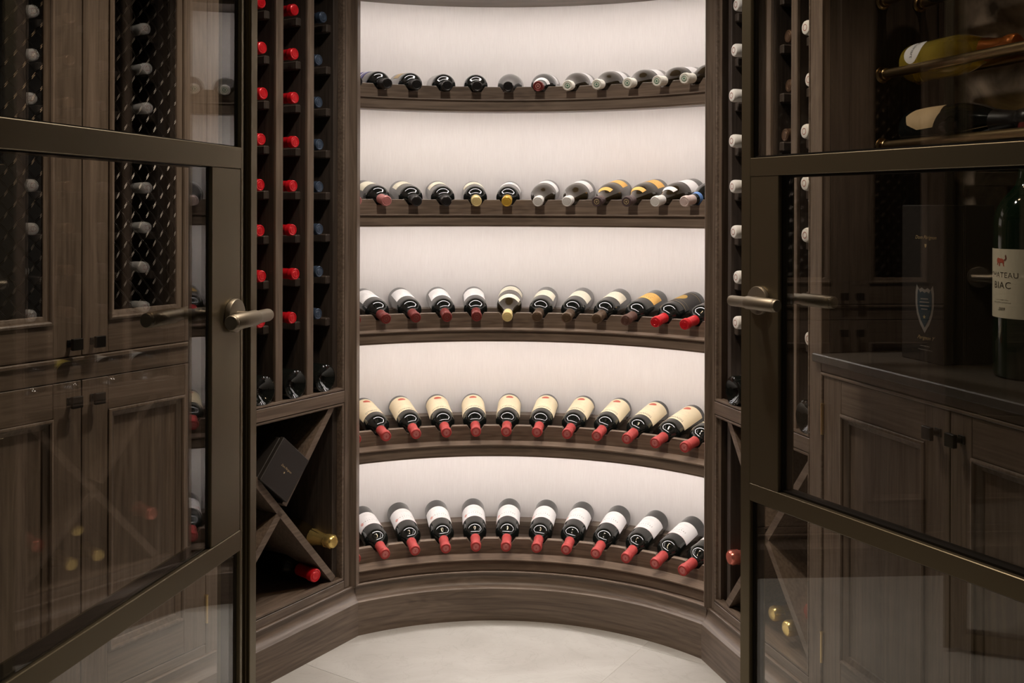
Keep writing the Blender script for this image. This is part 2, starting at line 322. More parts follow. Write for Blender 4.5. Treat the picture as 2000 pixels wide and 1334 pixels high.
for side, nm in (('L', 'baseboard_left'), ('R', 'baseboard_right')):
    M, S = SIDE[side]; m = MB(S); k = 0.515
    poly = [(-OFF+o_, z) for o_, z in SK]; n_ = len(poly)
    # mitred end at the alcove corner
    m.add([(max(-0.0, 0)-0.0-(y+OFF)*k, y, z) for y, z in poly]+[(2.0, y, z) for y, z in poly], [tuple(range(n_)), tuple(range(2*n_-1, n_-1, -1))]+[(i, (i+1) % n_, n_+(i+1) % n_, n_+i) for i in range(n_)])
    tag(m.build(nm, WX, smooth=True, M=M), 'oak baseboard under the %s cabinets' % ('left' if side == 'L' else 'right'), kind='structure')

# ------------------------------------------------------------------ curved shelves
PH = [6.25*k for k in range(-6, 7)]
ROWP = [(0.0385, 0.071), (0.0385, 0.071), (0.0405, 0.078), (0.0410, 0.078), (0.0420, 0.078), (0.0385, 0.071)]  # body radius, rear axis height per shelf
SHN = ['lowest', 'second lowest', 'middle', 'second highest', 'highest visible', 'topmost']
for k in range(6):
    T = T0+TS*k; root = empty('curved_shelf', MC @ Matrix.Translation((0, 0, T)), label='%s curved dark oak bottle shelf in the lit alcove' % SHN[k] if k < 5 else 'oak soffit shelf closing the top of the lit alcove', cat='shelf')
    m = MB(); m.arc([(RF+0.006, -0.0105), (RW-0.001, -0.0105), (RW-0.001, 0), (RF+0.003, 0)], -41.6, 41.6, 84); m.build('shelf_board', WA, root, True)
    m = MB(); m.arc([(RF, -0.0050), (RF+0.002, -0.0062), (RF+0.002, -0.0330), (RF+0.0035, -0.0345), (RF+0.0035, -0.038), (RF+0.050, -0.038), (RF+0.050, -0.032), (RF+0.020, -0.030), (RF+0.020, -0.0107), (RF+0.008, -0.0107), (RF+0.008, -0.0), (RF+0.0025, 0.0006), (RF-0.003, 0.0), (RF-0.0035, -0.003)], -41.6, 41.6, 84)
    m.build('fascia', WA, root, True)
    m = MB(); m.arc([(0.950, -0.0150), (0.964, -0.0150), (0.964, -0.0108), (0.950, -0.0108)], -40, 40, 84); m.build('light_strip', LEDM, root)
    def lipz(d):
        z = 0.047
        for p in PH:
            x = abs(radians(d-p))*0.934
            if x < 0.0275: z = min(z, 0.030+max(0, (x-0.0150))*1.36)
        return z
    m = MB(); m.arc_top(0.925, 0.943, 0, lipz, -41.6, 41.6, 830); m.build('neck_rest', WA, root, True)
    br, ra = ROWP[k]
    def clz(d):
        z = 0.042; az = 0.040+(ra-0.040)*(1.13-0.862)/0.30
        for p in PH:
            x = abs(radians(d-p))*1.13
            if x < br+0.0012: z = min(z, max(0.006, az-sqrt(max(0, (br+0.0012)**2-x*x))))
        return z
    m = MB(); m.arc_top(1.115, RW-0.001, 0, clz, -41.6, 41.6, 830); m.build('body_rest', WA, root, True)

# ------------------------------------------------------------------ text meshes
_tc = {}
def text_mesh(txt, size, mat, shear=0.0, wrap=None, spacing=1.0):
    key = (txt, size, mat.name, shear, wrap, spacing)
    if key in _tc: return _tc[key]
    cu = bpy.data.curves.new('txt', 'FONT'); cu.body = txt; cu.size = size; cu.align_x = 'CENTER'; cu.align_y = 'CENTER'; cu.shear = shear; cu.space_character = spacing; cu.resolution_u = 3
    ob = bpy.data.objects.new('txt', cu); COL.objects.link(ob); bpy.context.view_layer.update()
    tm = ob.evaluated_get(bpy.context.evaluated_depsgraph_get()).to_mesh()
    vs_ = [tuple(v.co) for v in tm.vertices]; fs = [tuple(p.vertices) for p in tm.polygons]
    bpy.data.objects.remove(ob); bpy.data.curves.remove(cu)
    _tc[key] = (vs_, fs, mat); return _tc[key]
def wrapped(mb, txt, size, y, r, shear=0.0, spacing=1.0, flip=False, a0=0.0, ys=1.0):
    vs_, fs, _ = text_mesh(txt, size, INK, shear, None, spacing)
    mb.add([(-sin(x/r+a0)*r, cos(x/r+a0)*r, y+yy*ys) for x, yy, _z in vs_], fs)
def scribble(mb, w, h, y, r, seed=0, n=None, a0=0.0):
    """a line of small illegible printed strokes laid round the bottle"""
    rg = random.Random(seed*77+5); x = -w/2
    while x < w/2:
        lw = h*rg.uniform(.12, .28); hh = h*rg.uniform(.55, 1.0); y0 = y-h/2+rg.uniform(0, h-hh)
        for (xa, xb, ya, yb) in ((x, x+lw, y0, y0+hh), (x+lw, x+lw+h*rg.uniform(.2, .4), y0+hh*rg.choice((0, .42, .8)), 0)):
            if yb == 0: yb = ya+h*.14
            mb.add([(-sin(px/r+a0)*r, cos(px/r+a0)*r, py) for px, py in ((xa, ya), (xb, ya), (xb, yb), (xa, yb))], [(0, 1, 2, 3)])
        x += h*rg.uniform(.75, 1.0)
        if rg.random() < .12: x += h*.6
def cyl_patch(mb, r, amax, z0, z1, n=28, amin=None):
    amin = -amax if amin is None else amin; vs_ = []
    for i in range(n+1):
        a = radians(amin+(amax-amin)*i/n); vs_ += [(-sin(a)*r, cos(a)*r, z0), (-sin(a)*r, cos(a)*r, z1)]
    mb.add(vs_, [(2*i, 2*i+2, 2*i+3, 2*i+1) for i in range(n)])
def cyl_shape(mb, r, cx, cz, pts):
    """flat outline pts (x,z) laid on the cylinder"""
    dp = []
    for (xa, za), (xb, zb) in zip(pts, pts[1:]+pts[:1]):
        k_ = max(1, int(sqrt((xa-xb)**2+(za-zb)**2)/.004)); dp += [(xa+(xb-xa)*j/k_, za+(zb-za)*j/k_) for j in range(k_)]
    pts = dp; n = len(pts); K = 6; vv = [(-sin(cx/r)*r, cos(cx/r)*r, cz)]
    for q in range(1, K+1): vv += [(-sin((cx+x*q/K)/r)*r, cos((cx+x*q/K)/r)*r, cz+z*q/K) for x, z in pts]
    fs = [(0, 1+i, 1+(i+1) % n) for i in range(n)]
    for q in range(K-1): fs += [(1+q*n+i, 1+(q+1)*n+i, 1+(q+1)*n+(i+1) % n, 1+q*n+(i+1) % n) for i in range(n)]
    mb.add(vv, fs)
def oval(rx, rz, n=18): return [(rx*cos(2*pi*i/n), rz*sin(2*pi*i/n)) for i in range(n)]

# ------------------------------------------------------------------ bottles
PROF = {
 'bordeaux': ([(0, .026), (.012, .023), (.024, .011), (.030, .002), (.0335, 0), (.037, .002), (.0385, .008), (.0385, .188), (.0378, .197), (.0350, .2055), (.0290, .2130), (.0220, .2190), (.0172, .2255), (.0151, .235), (.0143, .250)], .0385),
 'burgundy': ([(0, .024), (.012, .021), (.025, .010), (.032, .002), (.0360, 0), (.0395, .002), (.0412, .008), (.0412, .142), (.0404, .156), (.0378, .170), (.0330, .185), (.0272, .200), (.0218, .215), (.0178, .230), (.0155, .243), (.0145, .255)], .0412),
 'champagne': ([(0, .034), (.012, .031), (.026, .014), (.033, .002), (.0375, 0), (.0420, .003), (.0440, .010), (.0440, .135), (.0432, .150), (.0405, .167), (.0355, .187), (.0295, .206), (.0240, .224), (.0195, .243), (.0170, .262), (.0160, .275)], .044)}
def build_bottle(name, shape, foil, label=None, seal=None, glass=GLASSD, neck=None, M=Matrix()):
    prof, R = PROF[shape]; mb = MB(); mb.lathe(prof, 40); root = mb.build(name, glass, smooth=True)
    root.matrix_basis = M
    m = MB()
    if shape == 'champagne':
        m.lathe([(.0245, .2235), (.0203, .243), (.0178, .262), (.0170, .274), (.0178, .277), (.0186, .280), (.0178, .283), (.0198, .288), (.0202, .297), (.0192, .304), (.0158, .3085), (.0, .3100)], 28)
        if 'foil' in foil:
            import mathutils.noise as mn
            m.v = [(x*(1+.09*mn.noise(Vector((x, y, z))*220)), y*(1+.09*mn.noise(Vector((y, x, z))*220)), z) for x, y, z in m.v]
        m.build('foil_capsule', FOIL[foil], root, True)
        wr = MB()
        for q in range(6):
            a = q*pi/3+.3; wr.rod((.0190*cos(a), .0190*sin(a), .279), (.0198*cos(a+.25), .0198*sin(a+.25), .304), .0006, 4, False)
        wr.build('wire_cage', FOIL[foil], root)
        return root
    ln = .300
    cap = m
    if foil == 'white': cap.lathe([(.0152, .2340), (.0160, .2350), (.0163, .250), (.0168, .270), (.0176, .279), (.0179, .288), (.0174, .2945), (.0155, .2985), (.0120, .2999), (0, .3000)], 28)
    else: cap.lathe([(.0152, .2340), (.01545, .2348), (.0149, .250), (.01475, .279), (.0152, .2805), (.0165, .2825), (.0168, .2850), (.0165, .2875), (.0161, .2890), (.0163, .2955), (.0155, .2988), (.0135, ln), (.0105, .2988), (.0098, .2988), (.0090, .2994), (.0, .2996)], 28)
    c = cap.build('capsule', FOIL[foil], root, True)
    sm = seal if seal else None
    if sm:
        m = MB(); m.lathe([(.0064, .3003), (.0072, .3006), (.0082, .3003)], 24); m.lathe([(0, .3000), (.0030, .2999)], 10); m.build('seal_ring', sm, c)
    else:
        m = MB(); m.lathe([(0, .2998), (.0094, .2997), (.0100, .2989)], 24); m.build('seal_disc', FOIL['rose_tip'] if foil == 'rose_red' else FOIL[foil], c)
        m = MB(); m.lathe([(.0072, .2992), (.0080, .3000), (.0088, .2992)], 20)
        m.box(-.0030, .0030, -.0008, .0008, .2990, .3000, 0); m.box(-.0008, .0008, -.0038, .0038, .2990, .3001, 0); m.build('seal_emboss', FOIL[foil], c)
    def lab(mat, z0, z1, amax=82, nm='label', dr=.0004):
        q = MB(); cyl_patch(q, R+dr, amax, z0, z1); return q.build(nm, mat, root, normals=False)
    def prt(par, mat, fn, nm='print'):
        q = MB(); fn(q); q.build(nm, mat, par, normals=False)
    rp = R+.0007
    if label == 'crest':
        l = lab(PW, .060, .152)
        prt(l, INKP, lambda q: (cyl_shape(q, rp, .033, .126, oval(.0055, .009)), cyl_patch(q, rp, 80, .1500, .1508)), 'crest')
        def f(q):
            scribble(q, .030, .0050, .136, rp, 1); scribble(q, .052, .0085, .122, rp, 2); scribble(q, .026, .0040, .109, rp, 3)
        prt(l, INKG, f)
        prt(l, INKG, lambda q: (scribble(q, .044, .0028, .085, rp, 4), scribble(q, .030, .0028, .078, rp, 5)))
    elif label == 'sun':
        l = lab(PC, .026, .166, 84)
        prt(l, INKR, lambda q: cyl_shape(q, rp, 0, .052, oval(.0130, .0110)), 'sun_emblem')
        prt(l, INK, lambda q: wrapped(q, 'TIGNANELLO', .0108, .1510, rp, spacing=1.0, ys=1.55))
        prt(l, INKG, lambda q: (scribble(q, .020, .0040, .136, rp, 6), scribble(q, .050, .0030, .112, rp, 7), scribble(q, .018, .0030, .098, rp, 8), scribble(q, .040, .0026, .084, rp, 9)))
    elif label == 'white':
        l = lab(PW, .040, .150, 62)
        prt(l, INKG, lambda q: (scribble(q, .044, .0062, .134, rp, 11), scribble(q, .052, .0040, .118, rp, 12), scribble(q, .040, .0030, .104, rp, 13), scribble(q, .052, .0030, .088, rp, 14), scribble(q, .020, .0030, .074, rp, 15)))
    elif label == 'ivory':
        l = lab(PI, .062, .145, 70)
        prt(l, INKG, lambda q: (cyl_patch(q, rp, 66, .1415, .1420), scribble(q, .046, .0060, .127, rp, 16), scribble(q, .036, .0036, .112, rp, 17), cyl_patch(q, rp, 30, .096, .0964)))
    elif label == 'ivory_small':
        l = lab(PI, .045, .122, 66)
        prt(l, INKGO, lambda q: (cyl_patch(q, rp, 62, .1180, .1190), cyl_patch(q, rp, 62, .048, .049)), 'gilt_line')
        prt(l, INKG, lambda q: (scribble(q, .040, .0070, .100, rp, 18), scribble(q, .020, .0040, .083, rp, 19)))
    elif label == 'white_small':
        l = lab(PW, .050, .118, 78); prt(l, INKG, lambda q: (scribble(q, .040, .0060, .100, rp, 20), scribble(q, .020, .0032, .083, rp, 21)))
    elif label == 'orange':
        l = lab(PO, .060, .138, 66)
        prt(l, INKBR, lambda q: (scribble(q, .040, .0080, .118, rp, 22), scribble(q, .048, .0040, .103, rp, 23), scribble(q, .044, .0060, .084, rp, 24)))
    elif label == 'orange_neck':
        l = lab(PO, .040, .108, 60)
        prt(l, INKBR, lambda q: scribble(q, .036, .0060, .085, rp, 25))
    elif label == 'black_gold':
        l = lab(PB, .030, .165, 88)
        prt(l, PG, lambda q: (cyl_shape(q, rp, .0, .098, oval(.021, .030)),), 'gold_oval')
        prt(l, INKGO, lambda q: (cyl_patch(q, rp, 80, .158, .1592), cyl_patch(q, rp, 80, .040, .0412), cyl_patch(q, rp, 80, .136, .1366)), 'gilt_line')
    elif label == 'collar':
        l = lab(PI, .030, .088, 74)
        prt(l, INK, lambda q: (scribble(q, .022, .0066, .066, rp, 26), scribble(q, .016, .0034, .055, rp, 27)))
    elif label == 'violet':
        l = lab(PP, .030, .125, 80); prt(l, PW, lambda q: (cyl_patch(q, rp, 60, .070, .088), cyl_patch(q, rp, 60, .105, .109)), 'white_band')
    elif label == 'kraft':
        l = lab(PK, .060, .150, 60)
    if neck:
        mat, z0, z1, am = neck; q = MB(); pts = [p for p in prof]
        def rad(z):
            for (r0, a0_), (r1, a1_) in zip(pts, pts[1:]):
                if a0_ <= z <= a1_ and a1_ > a0_: return r0+(r1-r0)*(z-a0_)/(a1_-a0_)
            return .015
        for s_ in range(6):
            za, zb = z0+(z1-z0)*s_/6, z0+(z1-z0)*(s_+1)/6; n = 20; vv = []
            for i in range(n+1):
                a = radians(-am+2*am*i/n); 
                for z in (za, zb): rr = rad(z)+.0006; vv.append((-sin(a)*rr, cos(a)*rr, z))
            q.add(vv, [(2*i, 2*i+2, 2*i+3, 2*i+1) for i in range(n)])
        q.build('neck_label', mat, root, normals=False)
    return root
PROTO = {}
def copy_tree(o, parent=None):
    c = o.copy(); COL.objects.link(c)
    for k_ in ('label', 'category', 'group'):
        if k_ in c and parent is not None: pass
    if parent: c.parent = parent
    for ch in list(o.children): copy_tree(ch, c)
    return c
def bottle(spec, M, label, group, cat='bottle', name='wine_bottle'):
    key = tuple((k, (v.name if hasattr(v, 'name') else str(v))) for k, v in sorted(spec.items()))+(name,)
    if key in PROTO: o = copy_tree(PROTO[key])
    else: o = build_bottle(name, **spec); PROTO[key] = o
    o.matrix_basis = M; tag(o, label, cat, group); return o
def lieM(base, axis, up=Vector((0, 0, 1)), spin=0.0):
    z = axis.normalized(); y = (up-z*up.dot(z)).normalized(); x = y.cross(z)
    M = Matrix((x, y, z)).transposed().to_4x4()
    return Matrix.Translation(base) @ M @ Matrix.Rotation(spin, 4, 'Z')

B = lambda sh, fo, la=None, **k: dict(shape=sh, foil=fo, label=la, **k)
row5 = [('rose_red', 'crest')]*13
ORD = ['first', 'second', 'third', 'fourth', 'fifth', 'sixth', 'seventh', 'eighth', 'ninth', 'tenth', 'eleventh', 'twelfth', 'thirteenth']
ROWS = {
 0: ([B('bordeaux', 'rose_red', 'crest')]*13, ['white crest-label bottle']*13),
 1: ([B('bordeaux', 'rose_red', 'sun')]*13, ['cream red-sun-label bottle']*13),
 2: ([B('bordeaux', 'wine_red', 'white', seal=INKBR)]*5 + [B('burgundy', 'pale_gold', 'collar', glass=GLASSB, neck=(PI, .150, .178, 58))] + [B('bordeaux', 'brown_gold', 'ivory')]*3
     + [B('bordeaux', 'dark_brown', 'orange')] + [B('bordeaux', 'scarlet', 'black_gold')]*3,
     ['white-label bottle with wine red capsule']*5+['sloping bottle with pale gold capsule']+['ivory-label bottle with gold-brown capsule']*3+['orange-label bottle with brown capsule']+['black-and-gold-label bottle with scarlet capsule']*3),
 3: ([B('bordeaux', 'dusty_pink', 'ivory')]*2 + [B('bordeaux', 'black', 'ivory_small')]*2 + [B('bordeaux', 'pale_gold', 'ivory_small'), B('bordeaux', 'gold', 'white_small')] + [B('burgundy', 'silver', 'white_small', glass=GLASSB)]*2
     + [B('burgundy', 'plum_brown', 'orange_neck', seal=INKGO, glass=GLASSB, neck=(PO, .185, .205, 45))]*2 + [B('burgundy', 'silver', 'white_small', glass=GLASSB, neck=(PW, .185, .205, 45))] + [B('burgundy', 'blush_silver', 'white_small', neck=(INKB, .222, .236, 170))] + [B('burgundy', 'blush_silver', 'white_small')],
     ['bottle with dusty pink capsule']*2+['ivory-labelled bottle with black capsule']*2+['gilt-edged-label bottle with pale gold capsule', 'bottle with deep gold capsule']+['sloping white-label bottle with silver capsule']*2
     +['sloping orange-label bottle with plum-brown capsule']*2+['silver-capped bottle with white neck label', 'blush silver-capped bottle with blue neck band', 'sloping blush silver-capped bottle']),
 4: ([B('bordeaux', 'black', 'violet')]*2 + [B('bordeaux', 'black', 'kraft')] + [B('bordeaux', 'black')]*2 + [B('burgundy', 'black', None, glass=GLASSG)] + [B('burgundy', 'wine_red', 'white_small', seal=INKP, neck=(PW, .200, .222, 75))]
     + [B('burgundy', 'cream', 'white_small', seal=INKGR, glass=GLASSB)]*6,
     ['violet-label bottle with black capsule']*2+['brown-label bottle with black capsule']+['plain bottle with black capsule']*2+['smoky grey bottle']+['red-capped bottle with white neck label']
     +['cream-and-green-capped bottle']*6)}
RN = ['lowest', 'second lowest', 'middle', 'second highest', 'highest']
cz = C.to_3d()
for k, (specs, labs) in ROWS.items():
    T = T0+TS*k; ra = ROWP[k][1]
    for i, p in enumerate(PH):
        sp = specs[i]; R = PROF[sp['shape']][1]; rad = radians(p+random.uniform(-.12, .12)); d2 = uV*sin(rad)+aV*cos(rad)
        tip = Vector((*(C+d2*(0.862+random.uniform(-.003, .003))), T+0.0405)); rear_z = T+ra+(R-ROWP[k][0])
        dxy = 0.298; base = Vector((tip.x+d2.x*dxy, tip.y+d2.y*dxy, rear_z-.0005))
        ax = (tip-base).normalized(); base = tip-ax*0.300
        spin = random.uniform(-.06, .06) if k != 2 else random.uniform(-.12, .12)
        bottle(sp, lieM(base, ax, spin=spin), '%s, %s from left, %s curved shelf' % (labs[i], ORD[i], RN[k]), 'bottles on the %s curved shelf' % RN[k])

# ------------------------------------------------------------------ wine racks
def rack(side):
    M, S = SIDE[side]; nm = {'L': 'left', 'R': 'right'}[side]
    root = empty('wine_rack', M, label='dark oak wine rack of tall bottle columns over an X cubby, %s of the alcove' % nm, cat='wine rack')
    o0, o1 = (0.0343, 0.4740) if side == 'L' else (0.0255, 0.4822)      # opening
    e1 = 0.5336 if side == 'L' else 0.5307
    div = [(0.154, 0.180), (0.271, 0.2975), (0.387, 0.4135)] if side == 'L' else [(0.168, 0.193), (0.275, 0.301), (0.393, 0.4195)]
    inner0 = 0.060 if side == 'L' else 0.076; inner1 = 0.507
    def P(n, mat, *boxes, c=.0012):
        m = MB(S)
        for b in boxes: m.box(*b, c)
        return m.build(n, mat, root)
    TOP = 2.35
    P('stile', WV, (0.010, o0-.002, 0, .022, .143, TOP)); P('stile', WV, (o1+.002, e1, 0, .022, .143, TOP))
    P('rail', WX, (o0-.0019, o1+.0019, 0, .022, .1425, .1665)); P('rail', WX, (o0-.0019, o1+.0019, 0, .022, .6865, .7205)); P('rail', WX, (o0-.0019, o1+.0019, 0, .022, 2.25, TOP))
    for z0, z1 in ((.1685, .6845), (.7225, 2.248)):       # beads round the openings
        m = MB(S); m.frame(o0, o1, z0, z1, [(0, .02), (0, .0018), (.001, .0004), (.004, 0), (.0065, .0014), (.0072, .004), (.0072, .022)]); m.build('bead', WX, root, True)
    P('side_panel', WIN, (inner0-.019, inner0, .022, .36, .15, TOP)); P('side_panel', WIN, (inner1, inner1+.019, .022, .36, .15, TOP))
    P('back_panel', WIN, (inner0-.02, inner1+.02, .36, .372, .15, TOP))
    P('bottom_board', WX, (inner0, inner1, .010, .36, .150, .1700)); P('middle_board', WX, (inner0, inner1, .012, .36, .700, .7240)); P('top_board', WX, (inner0, inner1, .022, .36, 2.25, 2.27))
    for a, b in div:
        m = MB(S); m.box(a, b, .006, .016, .7240, 2.25, .0015); m.cur = 1; m.box(a, b, .016, .36, .7240, 2.25, 0); m.build('divider', [WV, WIN], root)  # behind the front edge, sides take the oak with shade in its colour
    # X boards
    cx, czc = .2690, .4350; hw = .010
    for sg in (1, -1):
        a = Vector((inner0+.001, .1715 if sg > 0 else .6985)); b = Vector((inner1-.001, .6985 if sg > 0 else .1715)); cc = Vector((cx, czc))
        for q0, q1 in (((a, cc), (cc, b)) if sg < 0 else ((a, b),)):
            q0 = q0.copy(); q1 = q1.copy(); d = (q1-q0).normalized(); n = Vector((-d.y, d.x))*hw
            if sg < 0:
                if q1 == cc: q1 = cc-d*0.0105
                else: q0 = cc+d*0.0105
            m = MB(S); y0, y1 = .008, .355
            q0i = q0+d*.012 if q0 == a or q0 == b else q0; q1i = q1-d*.012 if (q1-b).length < 1e-6 else q1
            if (q0-a).length < 1e-6: q0i = q0+d*.012
            pts = [q0i+n, q1i+n, q1i-n, q0i-n]
            m.add([(p.x, y0, p.y) for p in pts]+[(p.x, y1, p.y) for p in pts], [(0, 1, 2, 3), (7, 6, 5, 4)]+[(i, (i+1) % 4, 4+(i+1) % 4, 4+i) for i in range(4)])
            m.build('diagonal_board', WX, root)
    bays = []; lo = inner0
    for a, b in div+[(inner1, 0)]: bays.append((lo, a)); lo = b
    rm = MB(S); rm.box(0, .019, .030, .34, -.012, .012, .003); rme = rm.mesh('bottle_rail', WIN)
    for a, b in bays:
        for i in range(11):
            z = .9225+.1215*i
            if z > 2.2: break
            for x in (a, b-.019): link('bottle_rail', rme, root, Matrix.Translation((S*x, 0, z)))
    return root, bays
rackL, baysL = rack('L'); rackR, baysR = rack('R')
BAYN = ['column nearest alcove', 'second column from alcove', 'third column from alcove', 'outermost column']
capL = ['navy', 'scarlet', 'scarlet', 'scarlet']; capR = ['white', 'plum_brown', 'bronze', 'white']
LV = ['lowest', 'second', 'third', 'fourth', 'fifth', 'sixth', 'seventh', 'eighth', 'ninth', 'topmost']
def rackbottle(side, t, z, rec, spec, label, group, tilt=0.0, butt=False, name='wine_bottle', yaw=0.0):
    M, S = SIDE[side]; L = .310 if spec['shape'] == 'champagne' else .300
    tip = M @ Vector((S*t, rec, z)); out = (M.to_3x3() @ Vector((yaw, -1, -tilt))).normalized()
    if butt: ax = -out; base = tip
    else: ax = out; base = tip-ax*L
    return bottle(spec, lieM(base, ax, spin=random.uniform(-.5, .5)), label, group, name=name)
for side, bays, caps in (('L', baysL, capL), ('R', baysR, capR)):
    nm = 'left' if side == 'L' else 'right'
    for bi, (a, b) in enumerate(bays):
        for i in range(9):
            rec = random.uniform(.004, .022) if side == 'L' else random.uniform(-.004, .010)
            if side == 'R' and bi == 1: rec += .045
            if side == 'R' and bi == 2: rec += .022
            if side == 'L' and bi == 0: rec += .012
            if side == 'R' and bi == 3 and i == 1: rec = .055
            fo = caps[bi]; seal = {'white': INKCR, 'bronze': None}.get(fo)
            rackbottle(side, (a+b)/2+random.uniform(-.002, .002), .9225+.012+.0145+.1215*i-.0002, rec, B('bordeaux', fo, None, seal=seal),
                       '%s-capped bottle, %s from bottom, %s, %s rack' % ({'navy': 'navy blue', 'scarlet': 'bright red', 'white': 'white', 'bronze': 'bronze', 'plum_brown': 'dark plum'}[fo], LV[i], BAYN[bi], nm), '%s-capped bottles in the %s rack' % (fo.replace('_', ' '), nm), tilt=.0)
        la = {'L': [None]*4, 'R': ['white_small', 'white_small', 'kraft', 'white_small']}[side][bi]
        M, S = SIDE[side]
        sp = B('burgundy', 'black', la) if side == 'L' else B('burgundy', 'black', {'kraft': 'yellow'}.get(la, 'butt_white'))
        tip = M @ Vector((S*((a+b)/2), -.001+random.uniform(0, .004), .7242+.0413)); ax = (M.to_3x3() @ Vector((0.0, 1, 0))).normalized()
        o = bottle(sp, lieM(tip, ax, spin=0.0), 'dark bottle base outwards at foot of %s, %s rack' % (BAYN[bi], nm), 'bottles lying at the foot of the %s rack' % nm)
# wide labels on the right-hand foot bottles (seen wrapping over the top)
for key, pr in list(PROTO.items()):
    d = dict((k, v) for k, v in key[:-1])
    if d.get('label') in ('yellow', 'butt_white'):
        q = MB(); cyl_patch(q, .0416, 75, .028, .110); me = q.mesh('label', PYEL if d['label'] == 'yellow' else PW, normals=False)
        for o in [o for o in bpy.data.objects if o.parent is None and o.data == pr.data]: link('label', me, o)

# bottles in the X cubbies
G_ = 'bottles in the X cubbies'
rackbottle('L', .072, .289, .002, B('champagne', 'gold_foil', glass=GLASSB), 'gold-foiled champagne bottle in the right cubby of the left X rack', G_, name='champagne_bottle')
o = rackbottle('L', .139, .2120, .010, B('bordeaux', 'scarlet'), 'bottle with bright red capsule on the floor of the left X cubby', G_, yaw=-.16)
o.matrix_basis = o.matrix_basis @ Matrix.Translation((0, 0, .3)) @ Matrix.Scale(1.16, 4) @ Matrix.Translation((0, 0, -.3))
rackbottle('L', .3460, .4250, .05, B('bordeaux', 'black'), 'dark bottle in the outer cubby of the left X rack beside the box', G_)
rackbottle('R', .098, .312, .004, B('champagne', 'pink_foil'), 'pink-foiled champagne bottle in the alcove-side cubby of the right X rack', G_, name='champagne_bottle')
rackbottle('R', .246, .2145, .045, B('champagne', 'gold_foil'), 'gold-foiled champagne bottle on the cubby floor behind glass, nearer the alcove', G_, name='champagne_bottle')
rackbottle('R', .3345, .2145, .030, B('champagne', 'gold_foil'), 'gold-foiled champagne bottle on the cubby floor behind glass, farther from the alcove', G_, name='champagne_bottle')
rackbottle('R', .2905, .2920, .085, B('champagne', 'gold_foil', glass=GLASSB), 'gold-foiled bottle stacked above two others in the right X rack', G_, name='champagne_bottle')
rackbottle('R', .4300, .2920, .030, B('champagne', 'pink_foil'), 'pink-foiled champagne bottle in the outer cubby of the right X rack', G_, name='champagne_bottle')

# gift box in the left X rack
def giftbox_text(par, mb_M, txt, size, mat, nm='print', shear=.35):
    vs_, fs, _ = text_mesh(txt, size, INK, shear); m = MB(); m.add([(x, 0, y) for x, y, z in vs_], fs); return m.build(nm, mat, par, M=mb_M, normals=False)
M, S = SIDE['L']; cen = Vector((.2695, 0, .5420)); ang = radians(48.5)
Mb = M @ Matrix.Translation((S*cen.x, -.004, cen.z)) @ Matrix.Rotation(-ang*1.0, 4, 'Y')
# box corner rests in the V: local axes rotated about y
gb = MB(); gb.box(-.062, .062, .016, .30, -.062, .062, .002); gbo = gb.build('gift_box', BOXM); gbo.matrix_basis = Mb
tag(gbo, 'square black gift box with gold script lying in the left X cubby', 'box')
m = MB(); m.box(-.064, .064, 0, .014, -.064, .064, .0015); m.build('lid', BOXM, gbo)
giftbox_text(gbo, Matrix.Translation((.004, -.0006, 0)) @ Matrix.Rotation(radians(90), 4, 'Y'), 'Dom Pérignon', .0080, INKGO)
m = MB(); m.add([(-.006, -.0006, -.0022), (-.006, -.0006, .0022), (-.009, -.0006, .0022), (-.0115, -.0006, 0), (-.009, -.0006, -.0022)], [(0, 1, 2, 3, 4)]); m.build('shield_emblem', INKGO, gbo, normals=False)
m = MB()
for j in range(5): m.rod((.030+.006*j, .0145+.004*(j % 2), -.060), (.034+.006*j, .020, -.069+.002*(j % 3)), .0035, 8)
m.build('ribbon', BLACKM, gbo)

